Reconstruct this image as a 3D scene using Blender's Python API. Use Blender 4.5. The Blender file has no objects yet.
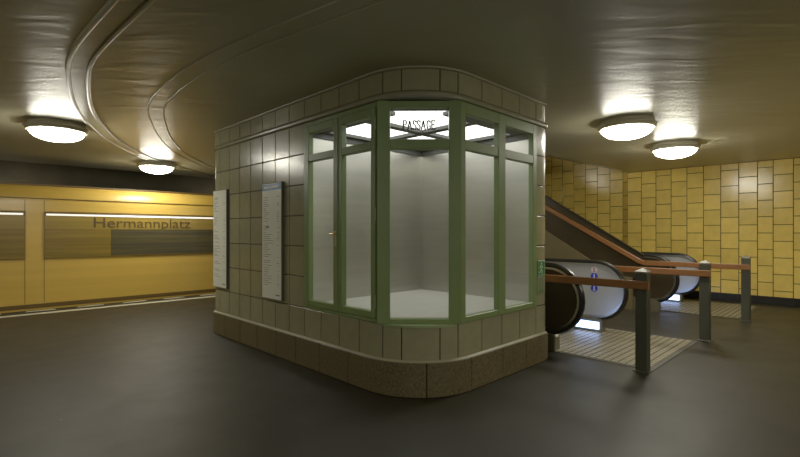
import bpy, bmesh, math, random
from mathutils import Vector, Matrix
random.seed(7)
SC = bpy.context.scene
COL = SC.collection
PI = math.pi

# ------------------------------------------------------------------ helpers
def srgb(r, g, b):
    f = lambda c: ((c/255+0.055)/1.055)**2.4 if c/255 > 0.04045 else c/255/12.92
    return (f(r), f(g), f(b), 1)

class NT:
    def __init__(s, name):
        s.m = bpy.data.materials.new(name); s.m.use_nodes = True
        s.n = s.m.node_tree.nodes; s.l = s.m.node_tree.links
        s.b = s.n['Principled BSDF']; s.out = s.n['Material Output']
    def add(s, t, **kw):
        n = s.n.new(t)
        for k, v in kw.items():
            if k in n.inputs.keys(): n.inputs[k].default_value = v
            else: setattr(n, k, v)
        return n
    def link(s, a, ao, b, bi): s.l.new(a.outputs[ao], b.inputs[bi])
    def coords(s, scale=(1, 1, 1), kind='Object'):
        c = s.add('ShaderNodeTexCoord'); m = s.add('ShaderNodeMapping'); m.inputs['Scale'].default_value = scale
        s.link(c, kind, m, 'Vector'); return m

def pmat(name, col, rough=0.5, metal=0.0, spec=0.5, noise=0.0, nscale=5.0, nstretch=(1, 1, 1),
         bump=0.0, bscale=20.0, bstretch=(1, 1, 1), tint=False, emit=None, estr=0.0, coat=0.0, col2=None, bdist=0.01, detail=4.0, ndetail=4.0):
    t = NT(name); b = t.b
    b.inputs['Base Color'].default_value = col
    b.inputs['Roughness'].default_value = rough
    b.inputs['Metallic'].default_value = metal
    b.inputs['Specular IOR Level'].default_value = spec
    b.inputs['Coat Weight'].default_value = coat
    b.inputs['Coat Roughness'].default_value = 0.1
    if emit:
        b.inputs['Emission Color'].default_value = emit; b.inputs['Emission Strength'].default_value = estr
    src = None
    if noise > 0 or col2:
        m = t.coords(nstretch); n = t.add('ShaderNodeTexNoise'); n.inputs['Scale'].default_value = nscale
        n.inputs['Detail'].default_value = ndetail
        t.link(m, 'Vector', n, 'Vector')
        r = t.add('ShaderNodeValToRGB'); t.link(n, 'Fac', r, 'Fac')
        r.color_ramp.elements[0].position = 0.32; r.color_ramp.elements[1].position = 0.68
        c2 = col2 if col2 else tuple(min(1, c*(1+noise)) for c in col[:3])+(1,)
        c1 = col if col2 else tuple(c*(1-noise) for c in col[:3])+(1,)
        r.color_ramp.elements[0].color = c1; r.color_ramp.elements[1].color = c2
        src = (r, 'Color')
    if tint:
        a = t.add('ShaderNodeVertexColor'); a.layer_name = 'tint'
        mx = t.add('ShaderNodeMix', data_type='RGBA', blend_type='MULTIPLY'); mx.inputs[0].default_value = 1
        if src: t.link(src[0], src[1], mx, 6)
        else: mx.inputs[6].default_value = col
        t.l.new(a.outputs['Color'], mx.inputs[7]); src = (mx, 2)
    if src: t.l.new(src[0].outputs[src[1]], b.inputs['Base Color'])
    if bump > 0:
        m = t.coords(bstretch); n = t.add('ShaderNodeTexNoise'); n.inputs['Scale'].default_value = bscale
        n.inputs['Detail'].default_value = detail
        t.link(m, 'Vector', n, 'Vector')
        bp = t.add('ShaderNodeBump'); bp.inputs['Strength'].default_value = bump; bp.inputs['Distance'].default_value = bdist
        t.link(n, 'Fac', bp, 'Height'); t.link(bp, 'Normal', b, 'Normal')
    return t.m

def glass_mat(name, tintc=(0.95, 0.97, 0.94, 1), haze=0.0):
    t = NT(name)
    tr = t.add('ShaderNodeBsdfTransparent'); tr.inputs['Color'].default_value = tintc
    gl = t.add('ShaderNodeBsdfGlossy'); gl.inputs['Roughness'].default_value = 0.05
    lwa = t.add('ShaderNodeLayerWeight'); pw = t.add('ShaderNodeMath', operation='POWER'); t.link(lwa, 'Facing', pw, 0); pw.inputs[1].default_value = 5
    lw = t.add('ShaderNodeMath', operation='MULTIPLY_ADD'); t.link(pw, 0, lw, 0); lw.inputs[1].default_value = 0.93; lw.inputs[2].default_value = 0.06
    mx = t.add('ShaderNodeMixShader'); t.link(lw, 0, mx, 0); t.link(tr, 0, mx, 1); t.link(gl, 0, mx, 2)
    last = mx
    if haze:
        df = t.add('ShaderNodeBsdfDiffuse'); df.inputs['Color'].default_value = (0.6, 0.62, 0.55, 1)
        m2 = t.add('ShaderNodeMixShader'); m2.inputs[0].default_value = haze
        t.link(mx, 0, m2, 1); t.link(df, 0, m2, 2); last = m2
    t.link(last, 0, t.out, 'Surface')
    return t.m

def emis(name, col, s):
    t = NT(name); t.b.inputs['Base Color'].default_value = (0.8, 0.8, 0.8, 1)
    t.b.inputs['Emission Color'].default_value = col; t.b.inputs['Emission Strength'].default_value = s
    return t.m

def obj(name, bm, mats, parent=None, kind=None, label=None, cat=None, group=None, smooth=False):
    me = bpy.data.meshes.new(name)
    bmesh.ops.recalc_face_normals(bm, faces=bm.faces[:])
    if smooth:
        for f in bm.faces: f.smooth = True
    bm.to_mesh(me); bm.free()
    for m in (mats if isinstance(mats, (list, tuple)) else [mats]): me.materials.append(m)
    o = bpy.data.objects.new(name, me); COL.objects.link(o)
    if parent is not None:
        o.parent = parent
        # meshes are written in world coordinates: take the parent's base away
        w = Vector(); p = parent
        while p is not None: w += p.location; p = p.parent
        me.transform(Matrix.Translation(-w))
    if smooth:
        try: me.set_sharp_from_angle(angle=math.radians(35))
        except Exception: pass
    if kind: o['kind'] = kind
    if label: o['label'] = label
    if cat: o['category'] = cat
    if group: o['group'] = group
    return o

def thing(name, label, cat, loc, group=None):
    o = bpy.data.objects.new(name, None); COL.objects.link(o); o.location = loc
    o.empty_display_size = 0.1
    o['label'] = label; o['category'] = cat
    if group: o['group'] = group
    return o

def box(bm, a, b, bev=0.0, seg=1):
    x0, y0, z0 = [min(p, q) for p, q in zip(a, b)]; x1, y1, z1 = [max(p, q) for p, q in zip(a, b)]
    v = [bm.verts.new(p) for p in [(x0, y0, z0), (x1, y0, z0), (x1, y1, z0), (x0, y1, z0), (x0, y0, z1), (x1, y0, z1), (x1, y1, z1), (x0, y1, z1)]]
    fs = [bm.faces.new([v[i] for i in q]) for q in [(3, 2, 1, 0), (4, 5, 6, 7), (0, 1, 5, 4), (1, 2, 6, 5), (2, 3, 7, 6), (3, 0, 4, 7)]]
    if bev:
        es = list({e for f in fs for e in f.edges})
        bmesh.ops.bevel(bm, geom=es, offset=bev, segments=seg, profile=0.5, affect='EDGES')
    return v

def lbox(bm, O, d, n, a0, a1, z0, z1, n0, n1, bev=0.0):
    """box in a wall's own frame: a along d, z up, n outward"""
    tmp = bmesh.new(); box(tmp, (a0, n0, z0), (a1, n1, z1), bev)
    mp = {}
    for v in tmp.verts:
        a, q, z = v.co
        mp[v] = bm.verts.new((O[0]+d[0]*a+n[0]*q, O[1]+d[1]*a+n[1]*q, z))
    for f in tmp.faces: bm.faces.new([mp[v] for v in f.verts])
    tmp.free()

def quad(bm, pts, mi=0):
    f = bm.faces.new([bm.verts.new(p) for p in pts]); f.material_index = mi; return f

def cyl(bm, p0, p1, r, seg=16, r2=None, caps=True):
    p0 = Vector(p0); p1 = Vector(p1); ax = (p1-p0).normalized()
    s = Vector((0, 0, 1)) if abs(ax.z) < 0.9 else Vector((1, 0, 0))
    u = ax.cross(s).normalized(); w = ax.cross(u); r2 = r if r2 is None else r2
    A = [bm.verts.new(p0+(u*math.cos(2*PI*i/seg)+w*math.sin(2*PI*i/seg))*r) for i in range(seg)]
    B = [bm.verts.new(p1+(u*math.cos(2*PI*i/seg)+w*math.sin(2*PI*i/seg))*r2) for i in range(seg)]
    for i in range(seg): bm.faces.new([A[i], A[(i+1) % seg], B[(i+1) % seg], B[i]])
    if caps: bm.faces.new(A[::-1]); bm.faces.new(B)

def lathe(bm, c, prof, seg=48):
    rings = []
    for r, z in prof:
        if r < 1e-5: rings.append([bm.verts.new((c[0], c[1], c[2]+z))])
        else: rings.append([bm.verts.new((c[0]+r*math.cos(2*PI*i/seg), c[1]+r*math.sin(2*PI*i/seg), c[2]+z)) for i in range(seg)])
    for A, B in zip(rings, rings[1:]):
        for i in range(seg):
            j = (i+1) % seg
            if len(A) == 1 and len(B) == 1: continue
            if len(A) == 1: bm.faces.new([A[0], B[i], B[j]])
            elif len(B) == 1: bm.faces.new([A[i], A[j], B[0]])
            else: bm.faces.new([A[i], A[j], B[j], B[i]])

def sweep(bm, path, prof, frames, closed=True, caps=True):
    """prof: 2D points (a,b); frames: list of (A,B) vectors for each path point"""
    R = []
    for p, (A, B) in zip(path, frames):
        R.append([bm.verts.new(Vector(p)+Vector(A)*a+Vector(B)*b) for a, b in prof])
    n = len(prof)
    for P, Q in zip(R, R[1:]):
        for i in range(n if closed else n-1):
            j = (i+1) % n
            bm.faces.new([P[i], P[j], Q[j], Q[i]])
    if caps and closed:
        bm.faces.new(R[0][::-1]); bm.faces.new(R[-1])

def text_mesh(s, size, name='t'):
    cu = bpy.data.curves.new(name, 'FONT'); cu.body = s; cu.size = size; cu.extrude = 0.001
    o = bpy.data.objects.new(name, cu); COL.objects.link(o)
    bpy.context.view_layer.update()
    me = bpy.data.meshes.new_from_object(o)
    bpy.data.objects.remove(o); return me

# ------------------------------------------------------------------ materials
M = {}
M['tile_olive'] = pmat('olive glazed tile', srgb(136, 132, 100), rough=0.22, spec=0.5, noise=0.06, nscale=9, tint=True, bump=0.12, bscale=14, bdist=0.01)
M['grout_dark'] = pmat('dark grout', srgb(44, 38, 24), rough=0.9)
M['tile_yellow'] = pmat('yellow glazed tile', srgb(250, 212, 104), rough=0.2, spec=0.5, noise=0.07, nscale=6, tint=True, bump=0.1, bscale=10, bdist=0.008)
M['grout_brown'] = pmat('brown grout', srgb(64, 42, 14), rough=0.9)
M['granite'] = pmat('brown speckled stone', srgb(62, 53, 30), col2=srgb(104, 91, 58), nscale=60, rough=0.55, tint=True, bump=0.1, bscale=90, bdist=0.003)
M['green'] = pmat('sage green enamel', srgb(112, 130, 78), rough=0.38, noise=0.05, nscale=4, bump=0.05, bscale=30, bdist=0.004)
M['green_pale'] = pmat('pale green enamel', srgb(132, 148, 98), rough=0.4, noise=0.05, nscale=6)
M['moulding'] = pmat('grey green glazed moulding', srgb(128, 126, 100), rough=0.25, noise=0.06)
M['bead'] = pmat('pale plaster bead', srgb(150, 146, 116), rough=0.45, noise=0.08)
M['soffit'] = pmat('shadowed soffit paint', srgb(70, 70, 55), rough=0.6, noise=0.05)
M['glass'] = glass_mat('window glass', haze=0.03)
M['steel'] = pmat('brushed steel lining', (0.53, 0.515, 0.46, 1), rough=0.38, metal=1.0, noise=0.05, nscale=3, nstretch=(0.4, 0.4, 6), bump=0.03, bscale=40, bstretch=(0.3, 0.3, 12), bdist=0.003)
M['steel_plain'] = pmat('stainless steel', (0.55, 0.54, 0.5, 1), rough=0.28, metal=1.0, noise=0.04)
M['inner_panel'] = pmat('satin inner panel', (0.55, 0.55, 0.53, 1), rough=0.32, metal=0.5, noise=0.03)
M['white_floor'] = pmat('white display floor', srgb(200, 198, 188), rough=0.45, noise=0.05, nscale=3, nstretch=(1, 4, 1))
M['dark_bar'] = pmat('dark grey metal bar', srgb(70, 70, 66), rough=0.5, noise=0.04)
M['panel_light'] = emis('white ceiling light panel', (1.0, 1.0, 0.95, 1), 2.3)
M['lamp'] = emis('opal lamp glass', (1.0, 0.955, 0.79, 1), 36.0)
M['lamp_rim'] = pmat('grey lamp rim', srgb(196, 188, 158), rough=0.4, noise=0.03)
M['floor'] = None
M['brass'] = pmat('worn brass', (0.62, 0.5, 0.28, 1), rough=0.35, metal=1.0, noise=0.05)
M['paper'] = pmat('white printed sheet', srgb(218, 218, 200), rough=0.35, noise=0.03, nscale=3)
M['ink'] = pmat('grey print ink', srgb(110, 110, 100), rough=0.6, noise=0.05)
M['ink_dark'] = pmat('dark print ink', srgb(60, 60, 55), rough=0.6, noise=0.05)
M['blue'] = pmat('blue header print', srgb(45, 118, 165), rough=0.4, noise=0.04)
M['poster_edge'] = pmat('grey poster edge', srgb(84, 84, 72), rough=0.5, noise=0.04)
M['sign_green'] = pmat('safety green', srgb(40, 110, 60), rough=0.4, noise=0.04)
M['sign_grey'] = pmat('pale sign plate', srgb(124, 128, 98), rough=0.4, noise=0.04)
M['sign_white'] = pmat('luminescent white', srgb(190, 215, 175), rough=0.5, noise=0.03)
M['post'] = pmat('dark green grey post paint', srgb(58, 58, 45), rough=0.45, noise=0.12, nscale=8, nstretch=(6, 6, 0.6))
M['post_cap'] = pmat('pale metal cap', srgb(125, 120, 98), rough=0.4, noise=0.05)
M['wood'] = pmat('reddish wooden rail', srgb(124, 78, 40), rough=0.4, noise=0.15, nscale=12, nstretch=(8, 0.6, 8))
M['rubber'] = pmat('black handrail rubber', srgb(22, 22, 20), rough=0.28, noise=0.05)
M['dark_panel'] = pmat('dark brown balustrade cladding', srgb(50, 42, 28), rough=0.3, noise=0.1, nscale=3)
M['olive_panel'] = pmat('olive brown cladding', srgb(96, 84, 54), rough=0.5, noise=0.06)
M['step'] = pmat('ribbed step metal', srgb(80, 80, 74), rough=0.4, metal=0.6, noise=0.05)
M['plate_rib'] = pmat('worn aluminium ribs', srgb(142, 133, 106), rough=0.45, metal=0.25, noise=0.12, nscale=3)
M['plate_base'] = pmat('plate groove', srgb(58, 54, 40), rough=0.6, noise=0.1)
M['plate_smooth'] = pmat('smooth steel threshold', srgb(112, 106, 86), rough=0.35, metal=0.5, noise=0.08)
M['white_line'] = pmat('worn white line paint', srgb(200, 195, 165), rough=0.6, noise=0.08, nscale=8)
M['base_black'] = pmat('black skirting tile', srgb(30, 28, 20), rough=0.3, noise=0.1, tint=True)
M['train_yellow'] = pmat('train yellow paint', srgb(208, 168, 72), rough=0.3, noise=0.06, nscale=1.2, nstretch=(0.12, 1, 6), spec=0.5)
M['train_grey'] = pmat('train roof grey', srgb(92, 86, 66), rough=0.5, noise=0.1, nscale=2, nstretch=(0.2, 1, 3))
M['train_seam'] = pmat('train seam', srgb(96, 72, 24), rough=0.5, noise=0.05)
M['train_band'] = pmat('upper window band', srgb(150, 124, 52), rough=0.3, noise=0.12, nscale=2, nstretch=(0.15, 1, 8))
M['train_glass_olive'] = pmat('smoked olive window', srgb(112, 92, 38), col2=srgb(140, 114, 50), rough=0.25, nscale=2, nstretch=(0.25, 1, 9))
M['train_glass_dark'] = pmat('smoked dark window', srgb(66, 62, 48), col2=srgb(92, 82, 50), rough=0.2, nscale=2, nstretch=(0.3, 1, 9))
M['sign_letter'] = pmat('brown lettering', srgb(78, 60, 24), rough=0.5, noise=0.03)
M['train_strip'] = emis('carriage lighting strip', (1.0, 0.94, 0.72, 1), 0.75)
M['tunnel'] = pmat('sooty tunnel wall', srgb(72, 68, 54), rough=0.9, noise=0.2, nscale=2)
M['comb_light'] = emis('bluish white comb light', (0.30, 0.47, 1.0, 1), 6)
M['red'] = pmat('red pictogram', srgb(190, 60, 60), rough=0.4, noise=0.03)
M['pict_blue'] = pmat('blue pictogram', srgb(40, 50, 190), rough=0.4, noise=0.03)
M['pict_white'] = pmat('white pictogram', srgb(225, 225, 230), rough=0.4, noise=0.03)
M['letter_grey'] = pmat('grey glass lettering', srgb(70, 72, 62), rough=0.5, noise=0.03)

def floor_material():
    t = NT('polished dark asphalt'); b = t.b
    m = t.coords(); n = t.add('ShaderNodeTexNoise'); n.inputs['Scale'].default_value = 1.1; n.inputs['Detail'].default_value = 5
    t.link(m, 'Vector', n, 'Vector')
    r = t.add('ShaderNodeValToRGB'); r.color_ramp.elements[0].position = 0.3; r.color_ramp.elements[1].position = 0.7
    r.color_ramp.elements[0].color = srgb(36, 33, 23); r.color_ramp.elements[1].color = srgb(43, 40, 28)
    t.link(n, 'Fac', r, 'Fac')
    # pale crumbs / gum specks
    v = t.add('ShaderNodeTexVoronoi'); v.inputs['Scale'].default_value = 2.2; t.link(m, 'Vector', v, 'Vector')
    lt = t.add('ShaderNodeMath', operation='LESS_THAN'); lt.inputs[1].default_value = 0.018; t.link(v, 'Distance', lt, 0)
    mx = t.add('ShaderNodeMix', data_type='RGBA'); t.link(lt, 0, mx, 0); t.link(r, 'Color', mx, 6); mx.inputs[7].default_value = srgb(120, 112, 90)
    t.l.new(mx.outputs[2], b.inputs['Base Color'])
    n2 = t.add('ShaderNodeTexNoise'); n2.inputs['Scale'].default_value = 3; t.link(m, 'Vector', n2, 'Vector')
    mr = t.add('ShaderNodeMapRange'); mr.inputs[3].default_value = 0.42; mr.inputs[4].default_value = 0.56
    t.link(n2, 'Fac', mr, 'Value'); t.link(mr, 0, b, 'Roughness')
    b.inputs['Specular IOR Level'].default_value = 0.28
    n3 = t.add('ShaderNodeTexNoise'); n3.inputs['Scale'].default_value = 160; t.link(m, 'Vector', n3, 'Vector')
    n4 = t.add('ShaderNodeTexNoise'); n4.inputs['Scale'].default_value = 9; t.link(m, 'Vector', n4, 'Vector')
    ad = t.add('ShaderNodeMath', operation='MULTIPLY_ADD'); t.link(n4, 'Fac', ad, 0); ad.inputs[1].default_value = 1.5; t.link(n3, 'Fac', ad, 2)
    bp = t.add('ShaderNodeBump'); bp.inputs['Strength'].default_value = 0.25; bp.inputs['Distance'].default_value = 0.003
    t.link(ad, 0, bp, 'Height'); t.link(bp, 'Normal', b, 'Normal')
    return t.m
M['floor'] = floor_material()

def ceiling_material():
    t = NT('glossy olive ceiling paint'); b = t.b
    m = t.coords(); n = t.add('ShaderNodeTexNoise'); n.inputs['Scale'].default_value = 0.6; n.inputs['Detail'].default_value = 4
    t.link(m, 'Vector', n, 'Vector')
    r = t.add('ShaderNodeValToRGB'); r.color_ramp.elements[0].position = 0.3; r.color_ramp.elements[1].position = 0.7
    r.color_ramp.elements[0].color = srgb(174, 169, 140); r.color_ramp.elements[1].color = srgb(186, 180, 150)
    t.link(n, 'Fac', r, 'Fac'); t.link(r, 'Color', b, 'Base Color')
    b.inputs['Roughness'].default_value = 0.31
    b.inputs['Specular IOR Level'].default_value = 0.36
    # trowel waves: ripples running across the line of sight
    m2 = t.coords((1, 1, 1)); m2.inputs['Rotation'].default_value = (0, 0, math.radians(44))
    m3 = t.add('ShaderNodeMapping'); m3.inputs['Scale'].default_value = (1.0, 3.2, 1); t.link(m2, 'Vector', m3, 'Vector')
    n2 = t.add('ShaderNodeTexNoise'); n2.inputs['Scale'].default_value = 1.5; n2.inputs['Detail'].default_value = 1.5; n2.inputs['Distortion'].default_value = 0.6
    t.link(m3, 'Vector', n2, 'Vector')
    bp = t.add('ShaderNodeBump'); bp.inputs['Strength'].default_value = 0.5; bp.inputs['Distance'].default_value = 0.014
    t.link(n2, 'Fac', bp, 'Height'); t.link(bp, 'Normal', b, 'Normal')
    return t.m
M['ceiling'] = ceiling_material()

# ------------------------------------------------------------------ tile surfaces
class Path:
    """polyline/arc path on the ground with outward normal on the right hand side table"""
    def __init__(s, segs): s.segs = segs; s.L = sum(q['L'] for q in segs)
    def at(s, u):
        for q in s.segs:
            if u <= q['L']+1e-9 or q is s.segs[-1]:
                if q['t'] == 'l':
                    return Vector((q['p'][0]+q['d'][0]*u, q['p'][1]+q['d'][1]*u, 0)), Vector((q['n'][0], q['n'][1], 0))
                a = q['a0']+q['s']*u/q['r']
                nn = Vector((math.cos(a), math.sin(a), 0))
                return Vector((q['c'][0], q['c'][1], 0))+nn*q['r'], nn
            u -= q['L']
def line(p0, p1, n):
    d = (Vector(p1)-Vector(p0)); L = d.length; d /= L
    return dict(t='l', p=p0, d=(d.x, d.y), n=n, L=L)
def arc(c, r, a0, a1):
    return dict(t='a', c=c, r=r, a0=a0, s=1 if a1 > a0 else -1, L=abs(a1-a0)*r)

def tiles(path, us_rows, face=0.0, depth=0.006, gap=0.004, bev=0.004, arcstep=0.06, jitter=0.0006, tvar=0.08, name='tiles', mats=None, u_back=None, cap=False, parent=None, **kw):
    """us_rows: list of (z0,z1,[u...]) -> every cell is one tile.  Material 0 tile, 1 grout."""
    bm = bmesh.new(); cl = bm.loops.layers.float_color.new('tint')
    for z0, z1, us in us_rows:
        for u0, u1 in zip(us, us[1:]):
            if u1-u0 < 0.02: continue
            n = max(1, int(math.ceil((u1-u0)/arcstep)))
            if path_straight(path, u0, u1): n = 1
            g = gap/2
            oc = [random.uniform(-1, 1)*jitter for _ in range(4)]
            def ring(ins, off, jit):
                U = [u0+ins+(u1-u0-2*ins)*i/n for i in range(n+1)]
                lo = []; hi = []
                for i, u in enumerate(U):
                    p, nn = path.at(u); f = i/n
                    j0 = (oc[0]*(1-f)+oc[1]*f)*jit; j1 = (oc[2]*(1-f)+oc[3]*f)*jit
                    lo.append(bm.verts.new(p+nn*(face+off+j0)+Vector((0, 0, z0+ins))))
                    hi.append(bm.verts.new(p+nn*(face+off+j1)+Vector((0, 0, z1-ins))))
                return lo, hi
            A = ring(g, -depth, 0); A2 = ring(g, -bev*0.8, 1); B = ring(g+bev, 0, 1)
            c = 1+random.uniform(-tvar, tvar); c2 = random.uniform(-tvar, tvar)*0.25
            col = (c, c*(1+c2*0.3), c*(1+c2), 1)
            fs = []
            for P, Q in ((A, A2), (A2, B)):
                for i in range(n):
                    fs.append(bm.faces.new([P[0][i], P[0][i+1], Q[0][i+1], Q[0][i]]))
                    fs.append(bm.faces.new([P[1][i+1], P[1][i], Q[1][i], Q[1][i+1]]))
                fs.append(bm.faces.new([P[0][0], Q[0][0], Q[1][0], P[1][0]]))
                fs.append(bm.faces.new([P[0][n], P[1][n], Q[1][n], Q[0][n]]))
            for i in range(n):
                fs.append(bm.faces.new([B[0][i], B[0][i+1], B[1][i+1], B[1][i]]))
            for f in fs:
                f.material_index = 0
                if n > 1: f.smooth = True
                for l in f.loops: l[cl] = col
    # grout backing
    rng = u_back or [(min(us[0] for _, _, us in us_rows), max(us[-1] for _, _, us in us_rows), min(r[0] for r in us_rows), max(r[1] for r in us_rows))]
    for u0, u1, z0, z1 in rng:
        brk = sorted({u0, u1}.union(b for b in path_breaks(path, u0, u1)))
        prev = None
        for u in brk:
            p, nn = path.at(u)
            a = bm.verts.new(p+nn*(face-depth*0.75)+Vector((0, 0, z0))); b = bm.verts.new(p+nn*(face-depth*0.75)+Vector((0, 0, z1)))
            if prev:
                f = bm.faces.new([prev[0], a, b, prev[1]]); f.material_index = 1
                for l in f.loops: l[cl] = (1, 1, 1, 1)
            prev = (a, b)
    me = bpy.data.meshes.new(name)
    bm.to_mesh(me); bm.free()
    for m in mats: me.materials.append(m)
    try: me.set_sharp_from_angle(angle=math.radians(25))
    except Exception: pass
    o = bpy.data.objects.new(name, me); COL.objects.link(o)
    if parent is not None:
        o.parent = parent; me.transform(Matrix.Translation(-parent.location))
    for k, v in kw.items(): o[k] = v
    return o

def path_straight(path, u0, u1):
    s = 0
    for q in path.segs:
        if u0 >= s-1e-6 and u1 <= s+q['L']+1e-6: return q['t'] == 'l'
        s += q['L']
    return False
def path_breaks(path, u0, u1):
    s = 0; out = []
    for q in path.segs:
        n = 1 if q['t'] == 'l' else 24
        for i in range(n+1):
            u = s+q['L']*i/n
            if u0 < u < u1: out.append(u)
        s += q['L']
    return out

# ------------------------------------------------------------------ world frame
# X runs along the platform (away, to the right), Y towards the tracks; camera stands at the origin.
CEIL = 2.82
T = 2.68; S = 2.4726                  # kiosk faces
KY = 6.43; KX = 4.73                  # kiosk far ends
R = 0.62
YB = 3.9                              # where the flat ceiling ends over the escalators
WX = 11.5                             # yellow wall

# ---------------- floor (with a hole for the down escalator)
bm = bmesh.new()
HX0, HX1, HY0, HY1 = 5.16, 6.50, 3.35, 9.0
def slab(x0, y0, x1, y1): box(bm, (x0, y0, -0.25), (x1, y1, 0))
slab(-9, -7, 12.2, HY0); slab(-9, HY0, HX0, HY1); slab(HX1, HY0, 12.2, HY1); slab(-9, HY1, 14, 10.56)
obj('floor', bm, M['floor'], kind='structure')
# platform edge line and dashes
bm = bmesh.new(); quad(bm, [(-9, 9.97, 0.003), (12, 9.97, 0.003), (12, 10.13, 0.003), (-9, 10.13, 0.003)])
obj('trim_3', bm, M['white_line'], kind='structure')
bm = bmesh.new()
for k in range(-13, 12):
    x = 1.21+0.755*k; quad(bm, [(x-0.21, 10.37, 0.003), (x+0.21, 10.37, 0.003), (x+0.21, 10.46, 0.003), (x-0.21, 10.46, 0.003)])
obj('trim_4', bm, M['white_line'], kind='structure')

# ---------------- ceiling
bm = bmesh.new()
def cslab(x0, y0, x1, y1, z=CEIL): box(bm, (x0, y0, z), (x1, y1, z+0.15))
cslab(-9, -7, 12.2, YB); cslab(-9, YB, KX+0.0, 11.85); cslab(KX, 9.6, 14, 11.85)
# sloping soffit over the escalators
prof = [(YB, CEIL), (5.9, CEIL+0.6), (9.6, CEIL+2.6)]
for (ya, za), (yb, zb) in zip(prof, prof[1:]):
    quad(bm, [(KX, ya, za), (12.2, ya, za), (12.2, yb, zb), (KX, yb, zb)])
obj('ceiling', bm, M['ceiling'], kind='structure')

# curved raised bands on the ceiling
def smooth_path(pts, n=10):
    out = []
    P = [Vector(p) for p in pts]; P = [2*P[0]-P[1]]+P+[2*P[-1]-P[-2]]
    for i in range(1, len(P)-2):
        for k in range(n):
            t = k/n; a, b, c, d = P[i-1:i+3]
            out.append(0.5*((2*b)+(c-a)*t+(2*a-5*b+4*c-d)*t*t+(-a+3*b-3*c+d)*t**3))
    out.append(P[-2]); return out
def ceiling_band(name, pts, w, h, bead):
    path = smooth_path([(x, y, CEIL) for x, y in pts])
    fr = []
    for i, p in enumerate(path):
        d = (path[min(i+1, len(path)-1)]-path[max(i-1, 0)]).normalized()
        fr.append((Vector((d.y, -d.x, 0)), Vector((0, 0, -1))))
    # cross-section: two rounded beads with a shallow trough between
    hw = w/2; pr = [(-hw-bead*1.3, -0.01)]
    for k in range(9):
        a = PI-PI*k/8; pr.append((-hw+bead*math.cos(a), h*0.35+bead*math.sin(a)*0.9 if 0 < k < 8 else (0 if k == 0 else h*0.4)))
    for k in range(9):
        a = PI-PI*k/8; pr.append((hw+bead*math.cos(a), h*0.35+bead*math.sin(a)*0.9 if 0 < k < 8 else (0 if k == 8 else h*0.4)))
    pr.append((hw+bead*1.3, -0.01))
    bm = bmesh.new(); sweep(bm, path, pr, fr)
    obj(name, bm, M['ceiling'], kind='structure', smooth=True)
ceiling_band('trim_1', [(1.35, -2.5), (1.05, 0.5), (0.86, 2.2), (0.80, 3.2), (0.77, 4.3), (0.85, 5.0), (1.08, 6.1), (1.40, 7.1), (1.85, 8.15), (2.5, 9.23), (3.16, 10.0), (4.2, 11.0), (5, 11.7)], 0.15, 0.02, 0.020)
ceiling_band('trim_2', [(3.0, -2.0), (2.35, 0.2), (1.90, 1.7), (1.70, 2.75), (1.58, 3.5), (1.55, 4.3), (1.60, 5.1), (1.72, 5.75), (2.0, 6.55), (2.4, 7.5), (3.0, 8.6), (4.0, 9.9), (5.2, 11.0)], 0.16, 0.006, 0.009)

# ---------------- walls
bm = bmesh.new(); box(bm, (-9.2, -7, -0.2), (-9, 14, 3.6)); obj('wall_left', bm, M['tunnel'], kind='structure')
bm = bmesh.new(); box(bm, (-9, -7.2, -0.2), (12, -7, 2.9)); obj('wall_back', bm, M['tunnel'], kind='structure')
bm = bmesh.new(); box(bm, (-9, 13.9, -1.4), (14, 14.1, 3.7)); box(bm, (-9, 11.85, 3.6), (14, 14, 3.75)); box(bm, (-9, 11.8, CEIL+0.02), (14, 11.86, 3.7))
box(bm, (-9, 10.6, -1.4), (14, 14, -1.2)); box(bm, (-9, 10.5, -1.3), (14, 10.56, -0.01))
obj('wall_tunnel', bm, M['tunnel'], kind='structure')
bm = bmesh.new(); box(bm, (4.76, 9.2, -2.9), (12.2, 9.4, 5.5)); box(bm, (4.8, 3.2, -2.9), (5.05, 9.2, -0.25)); box(bm, (6.62, 3.2, -2.9), (6.8, 9.2, -0.25))
obj('wall_shaft', bm, M['tunnel'], kind='structure')

# yellow tiled side wall: flat run, narrow slanting strip, then the escalator shaft run
p = Path([line((WX-0.06, -6.9), (WX-0.06, 3.93), (-1, 0)), line((WX-0.06, 3.93), (WX+0.08, 4.08), (-0.73, 0.68)), line((WX+0.08, 4.08), (WX+0.08, 9.1), (-1, 0))])
Y2u = lambda y: y+6.9
cols = [3.93-0.306*k for k in range(0, 8)]            # measured joints
cols += [1.485, 1.243]; y = 1.243
while y > -6.6: y -= 0.30; cols.append(y)
cols = sorted(set(round(c, 3) for c in cols if c > -6.85)); cols = [-6.9]+cols
uu = [Y2u(c) for c in cols]
strip = p.segs[0]['L']; sl = p.segs[1]['L']
rows = []
H = 0.322
def col_rows(u0, u1, off, top):
    z = 0.15; zs = [z]; z += off
    while z < top-0.02: zs.append(z); z += H
    zs.append(top)
    for a, b in zip(zs, zs[1:]):
        if b-a > 0.02: rows.append((a, b, [u0, u1]))
for i, (a, b) in enumerate(zip(uu, uu[1:])):
    col_rows(a, b, [0.12, 0.28][i % 2], CEIL)
col_rows(strip, strip+sl, 0.2, CEIL+0.1)
k = 0; u = strip+sl
while u < p.L-0.05:
    yy = u-strip-sl+4.08
    top = CEIL+0.30*max(0, yy-YB) if yy < 5.9 else CEIL+0.6+0.54*(yy-5.9)
    col_rows(u, min(u+0.305, p.L), [0.28, 0.12][k % 2], min(top+0.17, 5.2)); u += 0.305; k += 1
tiles(p, rows, mats=[M['tile_yellow'], M['grout_brown']], name='wall_right', gap=0.013, bev=0.003, depth=0.006, tvar=0.10, jitter=0.0012,
      u_back=[(0, strip+0.001, 0, CEIL), (strip, p.L, 0, 5.3)], kind='structure')
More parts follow.
